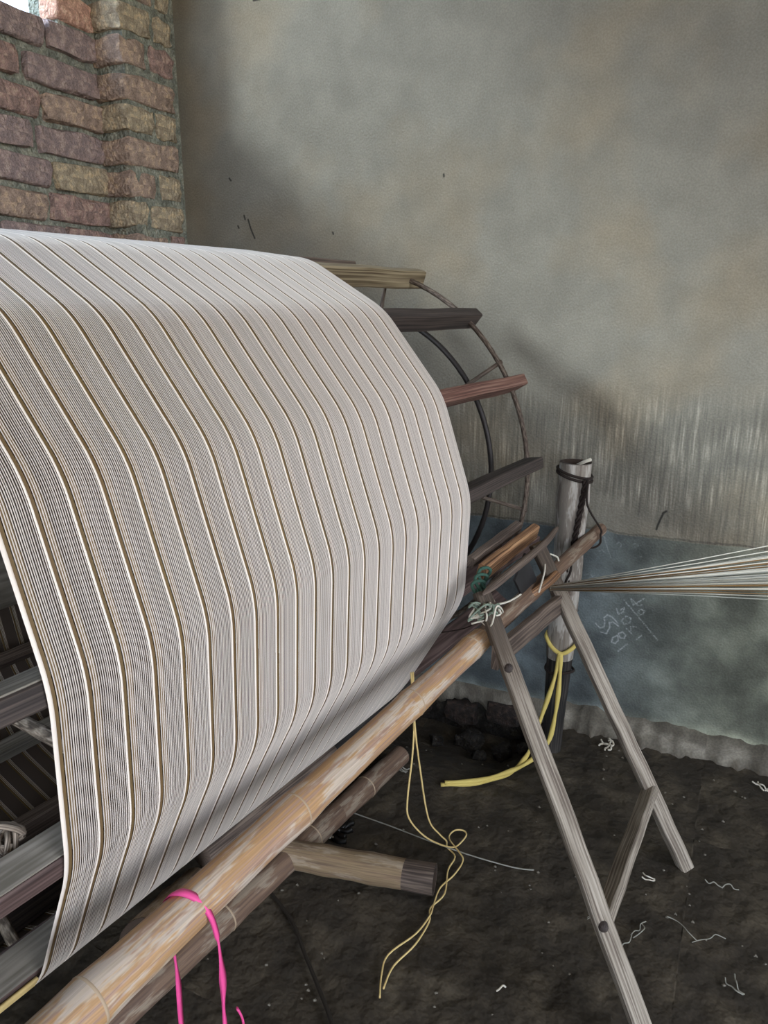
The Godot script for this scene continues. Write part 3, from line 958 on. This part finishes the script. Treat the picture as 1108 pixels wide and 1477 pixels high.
	w = put("white_string", cord([dp(-0.56, 0.68, 1.53), dp(-0.575, 0.705, 1.6), dp(-0.595, 0.725, 1.66), dp(-0.58, 0.715, 1.69), dp(-0.575, 0.703, 1.695)], 0.0022), mats.white_yarn, self)
	tag(w, "bent white string hooked over the far leg above the yarn fan", "string", "white strings on the stand")

func build_yarn_fan() -> void:
	var o := thing("yarn_fan", "fan of taut white and ochre yarns running from the stand to the right", "yarn", dp(-0.5, 0.68, 1.57))
	var from := dp(-0.545, 0.683, 1.56)
	var to := Vector3(0.5, 0.95, -1.44)
	var cols := ["white_yarn", "white_yarn", "ochre_yarn", "grey_yarn", "white_yarn", "white_yarn", "grey_yarn", "ochre_yarn", "white_yarn", "ochre_yarn", "ochre_yarn", "white_yarn", "ochre_yarn", "grey_yarn", "white_yarn", "white_yarn", "grey_yarn", "white_yarn", "grey_yarn", "white_yarn", "white_yarn", "grey_yarn"]
	cols = cols + cols.slice(0, 16)
	var n := cols.size()
	for k in n:
		var f := float(k) / (n - 1)
		var q := to + Vector3(rng.randf_range(-0.02, 0.02), lerpf(0.08, -0.085, f) + rng.randf_range(-0.003, 0.003), lerpf(-0.1, 0.1, fmod(k * 0.37, 1.0)))
		var st := begin()
		tube(st, [from + Vector3(0, lerpf(0.005, -0.005, f), 0), from.lerp(q, 0.35), from.lerp(q, 0.7), q], 0.001, 5)
		put("yarn_strand", done(st), mats[cols[k]], o)

# ---------------------------------------------------------------- under the drum and on the floor
func build_poles() -> void:
	var o := thing("bamboo_stub", "pale bamboo pole lying crosswise on the floor under the rail, sawn end showing", "bamboo pole", dp(-0.85, 0.0, 1.22))
	bamboo(o, dp(-1.3, 0.05, 1.06), dp(-0.672, 0.05, 1.272), 0.031, 0.0335, [0.36, 0.6, 0.78], mats.bamboo_dull, null)
	var de := begin()
	tube(de, [dp(-0.74, 0.05, 1.249), dp(-0.71, 0.05, 1.259), dp(-0.6715, 0.05, 1.2722)], [0.0335, 0.0342, 0.0344], 20, 1.0, false)
	put("damp_end", done(de), mats.brown_wood, o)
	o = thing("bamboo_floor_pole", "dull bamboo pole on the floor parallel to and below the rail", "bamboo pole", dp(-1.0, 0.0, 1.2))
	bamboo(o, dp(-1.0, 0.048, 0.35), dp(-0.998, 0.04, 1.665), 0.033, 0.028, [0.2, 0.45, 0.68, 0.86], mats.bamboo_brown, mats.bamboo_node)
	o = thing("dark_log", "dark weathered log lying under the drum behind the floor pole", "log", dp(-1.15, 0.0, 1.7))
	var st := begin()
	tube(st, spline([dp(-1.13, 0.1, 1.36), dp(-1.14, 0.1, 1.55), dp(-1.15, 0.095, 1.75), dp(-1.155, 0.09, 1.97)], 5), [0.034, 0.036, 0.035, 0.036, 0.034, 0.035, 0.036, 0.037, 0.035, 0.034, 0.035, 0.034, 0.033, 0.034, 0.032, 0.02], 14)
	put("trunk", done(st), mats.charred, o)
	o = thing("brown_pole", "short brown pole end poking out beneath the striped warp beside the rail", "pole", dp(-1.1, 0.0, 1.3))
	st = begin()
	tube(st, spline([dp(-1.1, 0.13, 0.98), dp(-1.1, 0.128, 1.2), dp(-1.1, 0.125, 1.46)], 5), 0.03, 14)
	put("trunk", done(st), mats.brown_wood, o)
	o = thing("tilted_bamboo", "yellowish bamboo propped under the striped warp left of the pink ribbon", "bamboo pole", dp(-0.95, 0.0, 0.8))
	bamboo(o, dp(-1.15, 0.02, 1.0), dp(-0.8, 0.385, 0.585), 0.031, 0.033, [0.5], mats.bamboo_dull, null)
	# wooden bearings that carry the drum's axle at both ends
	var drum := get_node("warping_drum")
	for a in [-0.02, 1.93]:
		st = begin(true)
		beam(st, dp(AXIS_ACROSS, -0.02, a), dp(AXIS_ACROSS, AXIS_Y - 0.045, a), 0.07, 0.06, dp(0, 0, 1), 0.004, 0.002)
		put("bearing_post", done(st), mats.brown_wood, drum)

func ground(x: float, z: float, r: float) -> Vector3:
	return Vector3(x, height_of_floor(x, z) + r, z)

func build_cords() -> void:
	var o := thing("yellow_string", "thin doubled yellow string hanging behind the rail and looping over the floor", "string", dp(-0.7, 0.0, 1.3))
	put("strand", cord([dp(-0.712, 0.572, 1.226), dp(-0.705, 0.462, 1.228), dp(-0.705, 0.382, 1.223), dp(-0.705, 0.292, 1.205), dp(-0.705, 0.237, 1.211), dp(-0.705, 0.145, 1.281), dp(-0.705, 0.060, 1.370), dp(-0.707, 0.006, 1.44), dp(-0.7, 0.007, 1.465), dp(-0.701, 0.008, 1.494), dp(-0.715, 0.009, 1.503), dp(-0.733, 0.01, 1.489), dp(-0.732, 0.008, 1.459), dp(-0.69, 0.007, 1.43), dp(-0.667, 0.007, 1.407), dp(-0.664, 0.006, 1.354), dp(-0.672, 0.006, 1.3), dp(-0.659, 0.006, 1.244), dp(-0.651, 0.008, 1.214), dp(-0.653, 0.006, 1.156), dp(-0.674, 0.006, 1.079), dp(-0.659, 0.006, 1.029), dp(-0.634, 0.006, 0.984)], 0.002, 5), mats.yellow_cord, o)
	put("strand", cord([dp(-0.71, 0.572, 1.231), dp(-0.702, 0.464, 1.225), dp(-0.702, 0.334, 1.252), dp(-0.702, 0.185, 1.293), dp(-0.702, 0.106, 1.349), dp(-0.702, 0.063, 1.385), dp(-0.722, 0.006, 1.43), dp(-0.69, 0.006, 1.41), dp(-0.683, 0.006, 1.36), dp(-0.655, 0.006, 1.29), dp(-0.661, 0.006, 1.235), dp(-0.645, 0.006, 1.2), dp(-0.64, 0.006, 1.13), dp(-0.65, 0.006, 1.06), dp(-0.639, 0.006, 1.005)], 0.002, 5), mats.yellow_cord, o)
	var s := put("grey_thread", cord([dp(-1.034, 0.03, 1.4), dp(-1.0, 0.008, 1.412), dp(-0.889, 0.006, 1.421), dp(-0.769, 0.006, 1.426), dp(-0.658, 0.006, 1.435), dp(-0.557, 0.006, 1.452), dp(-0.511, 0.006, 1.47)], 0.0016, 5), mats.grey_yarn, self)
	tag(s, "long grey thread drawn across the floor from the floor pole under the yellow string", "thread")
	var tw := thing("old_rope", "dark thin rope with a mossy frayed end lying on the earth floor", "rope", dp(-0.9, 0.0, 1.0))
	put("line", cord([dp(-1.03, 0.012, 1.09), dp(-1.007, 0.008, 1.085), dp(-0.902, 0.007, 1.043), dp(-0.82, 0.007, 0.987), dp(-0.746, 0.007, 0.937), dp(-0.684, 0.007, 0.893), dp(-0.6, 0.007, 0.82)], 0.0042, 6), mats.rope_dark, tw)
	var st := begin()
	for k in 12:
		var pts := []
		for i in 5: pts.append(dp(-1.035, 0.014, 1.092) + Vector3(rng.randf_range(-0.032, 0.032), rng.randf_range(-0.008, 0.015), rng.randf_range(-0.025, 0.025)))
		tube(st, spline(pts, 4), 0.002, 5)
	put("frayed_end", done(st), mats.moss_yarn, tw)

	var ds := put("dark_string", cord([on_drum(-25.0, 0.575, 1.41), dp(-0.69, 0.6, 1.43), dp(-0.66, 0.622, 1.46), dp(-0.63, 0.64, 1.5)], 0.0014, 4, 5), mats.rope_brown, self)
	tag(ds, "thin dark string stretched from under the warp towards the near leg of the stand", "string")

	# pink ribbon thrown over the rail
	var pk := thing("pink_ribbon", "bright pink ribbon hung over the bamboo rail, both ends dangling", "ribbon", dp(-0.57, 0.3, 0.5))
	var strip := [[-0.632, 0.53, 0.502], [-0.631, 0.585, 0.502], [-0.622, 0.617, 0.5], [-0.604, 0.6298, 0.503], [-0.586, 0.623, 0.511], [-0.5725, 0.602, 0.517], [-0.567, 0.57, 0.521], [-0.566, 0.535, 0.523], [-0.566, 0.498, 0.524], [-0.566, 0.46, 0.522], [-0.565, 0.42, 0.522], [-0.563, 0.36, 0.52]]
	var pts := []
	for q in strip: pts.append(dp(q[0], q[1], q[2]))
	var sm := spline(pts, 6)
	st = begin()
	var rows := []
	var uvs := []
	for i in sm.size():
		var f := float(i) / (sm.size() - 1)
		var wv := 0.0062 + 0.002 * sin(f * 9.0) if f < 0.55 else 0.0042 + 0.0022 * sin(f * 21.0) + 0.012 * maxf(f - 0.8, 0.0)
		var side := dp(0.05, 0.12 * cos(f * 7.0), 1.0).normalized()
		if f > 0.55: side = dp(0.5 * sin(f * 18.0), 0.0, 1.0).normalized()
		var th: Vector3 = (sm[mini(i + 1, sm.size() - 1)] - sm[maxi(i - 1, 0)]).cross(side).normalized() * 0.0012
		rows.append([sm[i] - side * wv, sm[i] + th, sm[i] + side * wv, sm[i] - th, sm[i] - side * wv])
		uvs.append([Vector2(0, f), Vector2(0.5, f), Vector2(1, f), Vector2(0.5, f), Vector2(0, f)])
	skin(st, rows, uvs)
	put("front_tail", done(st), mats.pink_ribbon, pk)
	st = begin()
	rows = []
	uvs = []
	sm = spline([dp(-0.632, 0.55, 0.503), dp(-0.627, 0.528, 0.504), dp(-0.625, 0.479, 0.505), dp(-0.625, 0.417, 0.504), dp(-0.622, 0.34, 0.503)], 6)
	for i in sm.size():
		var f := float(i) / (sm.size() - 1)
		var wv := 0.003 + 0.0018 * sin(f * 14.0) + 0.006 * f * f
		var side := dp(0.3 * sin(f * 8.0), 0, 1.0).normalized()
		var th := Vector3(0.0012, 0, 0.0004)
		rows.append([sm[i] - side * wv, sm[i] + th, sm[i] + side * wv, sm[i] - th, sm[i] - side * wv])
		uvs.append([Vector2(0, f), Vector2(0.5, f), Vector2(1, f), Vector2(0.5, f), Vector2(0, f)])
	skin(st, rows, uvs)
	put("back_tail", done(st), mats.pink_ribbon, pk)
	st = begin()
	tube(st, spline([dp(-0.556, 0.455, 0.535), dp(-0.553, 0.435, 0.54), dp(-0.553, 0.405, 0.541), dp(-0.557, 0.385, 0.536), dp(-0.562, 0.4, 0.53)], 5), 0.0032, 6, 0.5)
	put("curl", done(st), mats.pink_ribbon, pk)
	# yellow yarns lying along the bottom slat at the drum's near end
	var yy := thing("yellow_yarn_bundle", "pale yellow yarns running along the lowest slat at the drum's near edge", "yarn", on_drum(-34.0, 0.597, 0.3))
	for k in 3:
		put("strand", cord([on_drum(-33.5 - 0.75 * k, 0.5975, 0.1), on_drum(-33.5 - 0.75 * k, 0.5975, 0.25), on_drum(-33.5 - 0.75 * k, 0.5975, 0.407)], 0.003), mats.yellow_cord, yy)

func scrap(label: String, category: String, called: String, at: Vector2, n: int, spread: float, r: float, m: String) -> void:
	var st := begin()
	var c := ground(at.x, at.y, 0.006)
	for k in n:
		var p := c + Vector3(rng.randf_range(-1, 1), 0, rng.randf_range(-1, 1)) * spread * (0.2 if n > 1 else 0.0)
		var pts := [p]
		var dir := rng.randf() * TAU
		for i in 4:
			dir += rng.randf_range(-0.9, 0.9)
			p += Vector3(cos(dir), 0, sin(dir)) * spread * 0.4
			pts.append(p + Vector3(0, rng.randf_range(-0.001, 0.006), 0))
		tube(st, spline(pts, 4), r, 5)
	tag(put(called, done(st), mats[m], self), label, category)

func build_litter() -> void:
	scrap("short curl of white thread on the floor below the stand's lower rung", "thread", "thread_scrap", Vector2(-0.073, -1.611), 2, 0.02, 0.0016, "white_yarn")
	scrap("twisted grey thread lying right of the stand's far foot", "thread", "thread_scrap", Vector2(0.068, -1.65), 2, 0.025, 0.0014, "grey_yarn")
	scrap("long forked thread on the open floor in front of the stand's far foot", "thread", "thread_scrap", Vector2(0.02, -1.463), 2, 0.05, 0.0011, "grey_yarn")
	scrap("kinked pale thread nearest the lower right corner of the floor", "thread", "thread_scrap", Vector2(0.124, -1.361), 2, 0.03, 0.0015, "grey_yarn")
	scrap("tiny white curl on the floor left of the near leg, nearest the camera", "thread", "thread_scrap", Vector2(-0.315, -1.164), 1, 0.014, 0.002, "white_yarn")
	scrap("small tangle of threads lying against the near leg's right side", "thread", "thread_scrap", Vector2(-0.097, -1.419), 3, 0.035, 0.0012, "grey_yarn")
	scrap("looped hair-thin thread on the floor left of the near leg's rung", "thread", "thread_scrap", Vector2(-0.195, -1.428), 2, 0.025, 0.001, "grey_yarn")
	scrap("crumpled white fluff on the floor by the ledge behind the far leg", "fluff", "white_fluff", Vector2(-0.262, -2.14), 6, 0.025, 0.003, "white_yarn")
	scrap("white tangle of yarn at the foot of the wall by the right edge", "fluff", "white_fluff", Vector2(0.162, -2.1), 6, 0.025, 0.0022, "white_yarn")
	scrap("grey woolly tuft beside the end of the bamboo floor pole", "fluff", "grey_fluff", Vector2(-0.795, -1.75), 9, 0.02, 0.002, "grey_yarn")
	scrap("wad of dark plastic rubbish on the floor by the floor pole", "rubbish", "plastic_rubbish", Vector2(-0.845, -1.43), 10, 0.04, 0.008, "black_plastic")
	scrap("small white scrap on the dark plastic rubbish heap by the pole", "scrap", "white_scrap", Vector2(-0.83, -1.41), 2, 0.012, 0.003, "white_yarn")
	# rubble in the hollow under the broken render, and crumbs of earth
	for q in [[-0.72, -2.17, 0.06, "stone by the foundation, largest in the hollow left of the post"], [-0.6, -2.15, 0.045, "rounded stone in the hollow just left of the post foot"], [-0.82, -2.12, 0.035, "small clod of earth farthest left in the hollow"], [-0.66, -2.08, 0.03, "small clod in front of the largest hollow stone"], [-0.53, -2.13, 0.03, "small clod touching the post's rotten foot"]]:
		var o := put("rubble_stone", lump(Vector3(q[2] * 1.5, q[2], q[2] * 1.2), q[2] * 0.3, q[2] * 0.5, int(q[2] * 1000) + int(q[0] * 100)), mats.dark_earth, self, ground(q[0], q[1], q[2] * 0.3))
		o.rotation.y = q[0] * 9.0
		tag(o, "dark " + q[3], "stone", "rubble in the hollow by the wall")
	var st := begin()
	for k in 160:
		var x := rng.randf_range(-0.95, 0.4)
		var z := rng.randf_range(-2.15, -0.9)
		var r := rng.randf_range(0.0015, 0.004)
		var c := ground(x, z, r * 0.4 + 0.002)
		var pts := [c + Vector3(-r, 0, 0), c + Vector3(0, r * 0.4, rng.randf_range(-r, r)), c + Vector3(r, 0, 0)]
		tube(st, pts, [r * 0.5, r, r * 0.4], 5)
	tag(put("earth_crumbs", done(st), mats.skirt, self), "fine crumbs of earth and lint scattered on the dark floor", "crumbs", "", "stuff")

# ---------------------------------------------------------------- scene
func _ready() -> void:
	rng.seed = 4711
	var cam := Camera3D.new()
	cam.name = "camera"
	add_child(cam)
	cam.position = Vector3(0, 1.3, 0)
	cam.rotation = Vector3(deg_to_rad(-15.2485), deg_to_rad(25.65), 0)
	cam.fov = 2.0 * rad_to_deg(atan(738.5 / 1095.0))
	cam.near = 0.02
	cam.current = true

	var env := Environment.new()
	env.background_mode = Environment.BG_SKY
	var sky_mat := ProceduralSkyMaterial.new()
	sky_mat.sky_top_color = Color(0.72, 0.82, 0.95)
	sky_mat.sky_horizon_color = Color(0.9, 0.94, 1.0)
	sky_mat.ground_bottom_color = Color(0.3, 0.3, 0.26)
	sky_mat.ground_horizon_color = Color(0.5, 0.52, 0.48)
	sky_mat.sky_energy_multiplier = 2.0
	var sky := Sky.new()
	sky.sky_material = sky_mat
	env.sky = sky
	env.tonemap_mode = Environment.TONE_MAPPER_LINEAR
	env.tonemap_exposure = 1.35
	env.sdfgi_enabled = true
	env.ssao_enabled = true
	env.ssil_enabled = true
	var we := WorldEnvironment.new()
	we.name = "environment"
	we.environment = env
	add_child(we)

	# hazy sun through the opening high in the brick wall
	var sun := DirectionalLight3D.new()
	sun.name = "hazy_sun"
	add_child(sun)
	sun.look_at_from_position(Vector3.ZERO, Vector3(0.58, -0.45, -0.68))
	sun.light_color = Color(0.93, 0.97, 1.0)
	sun.light_energy = 0.68
	sun.light_angular_distance = 10.0
	sun.shadow_enabled = true
	# daylight of the opening and of the doorway behind the camera
	area("opening_daylight", Vector3(LEFT_X - 0.05, 2.66, -0.13), Vector3(1, -0.25, -0.05), Vector2(3.4, 1.0), Color(0.9, 0.96, 1.0), 0.6)
	area("window_daylight", Vector3(2.55, 1.8, -0.1), Vector3(-1, -0.12, 0.0), Vector2(2.3, 2.0), Color(1.0, 0.93, 0.85), 3.7)
	area("doorway_daylight", Vector3(1.3, 1.55, 2.55), Vector3(-0.1, -0.1, -1), Vector2(2.1, 2.1), Color(1.0, 0.92, 0.83), 2.2)

	make_materials()
	build_floor()
	build_back_wall()
	build_brick_wall()
	build_shell()
	build_drum()
	build_warp()
	build_rail_and_post()
	build_guide_stand()
	build_yarn_fan()
	build_poles()
	build_cords()
	build_litter()

func area(called: String, at: Vector3, towards: Vector3, size: Vector2, col: Color, energy: float) -> void:
	var a := AreaLight3D.new()
	a.name = called
	add_child(a)
	a.look_at_from_position(at, at + towards)
	a.area_size = size
	a.light_color = col
	a.light_energy = energy
	a.area_range = 12.0
	a.area_attenuation = 2.0
	a.shadow_enabled = true
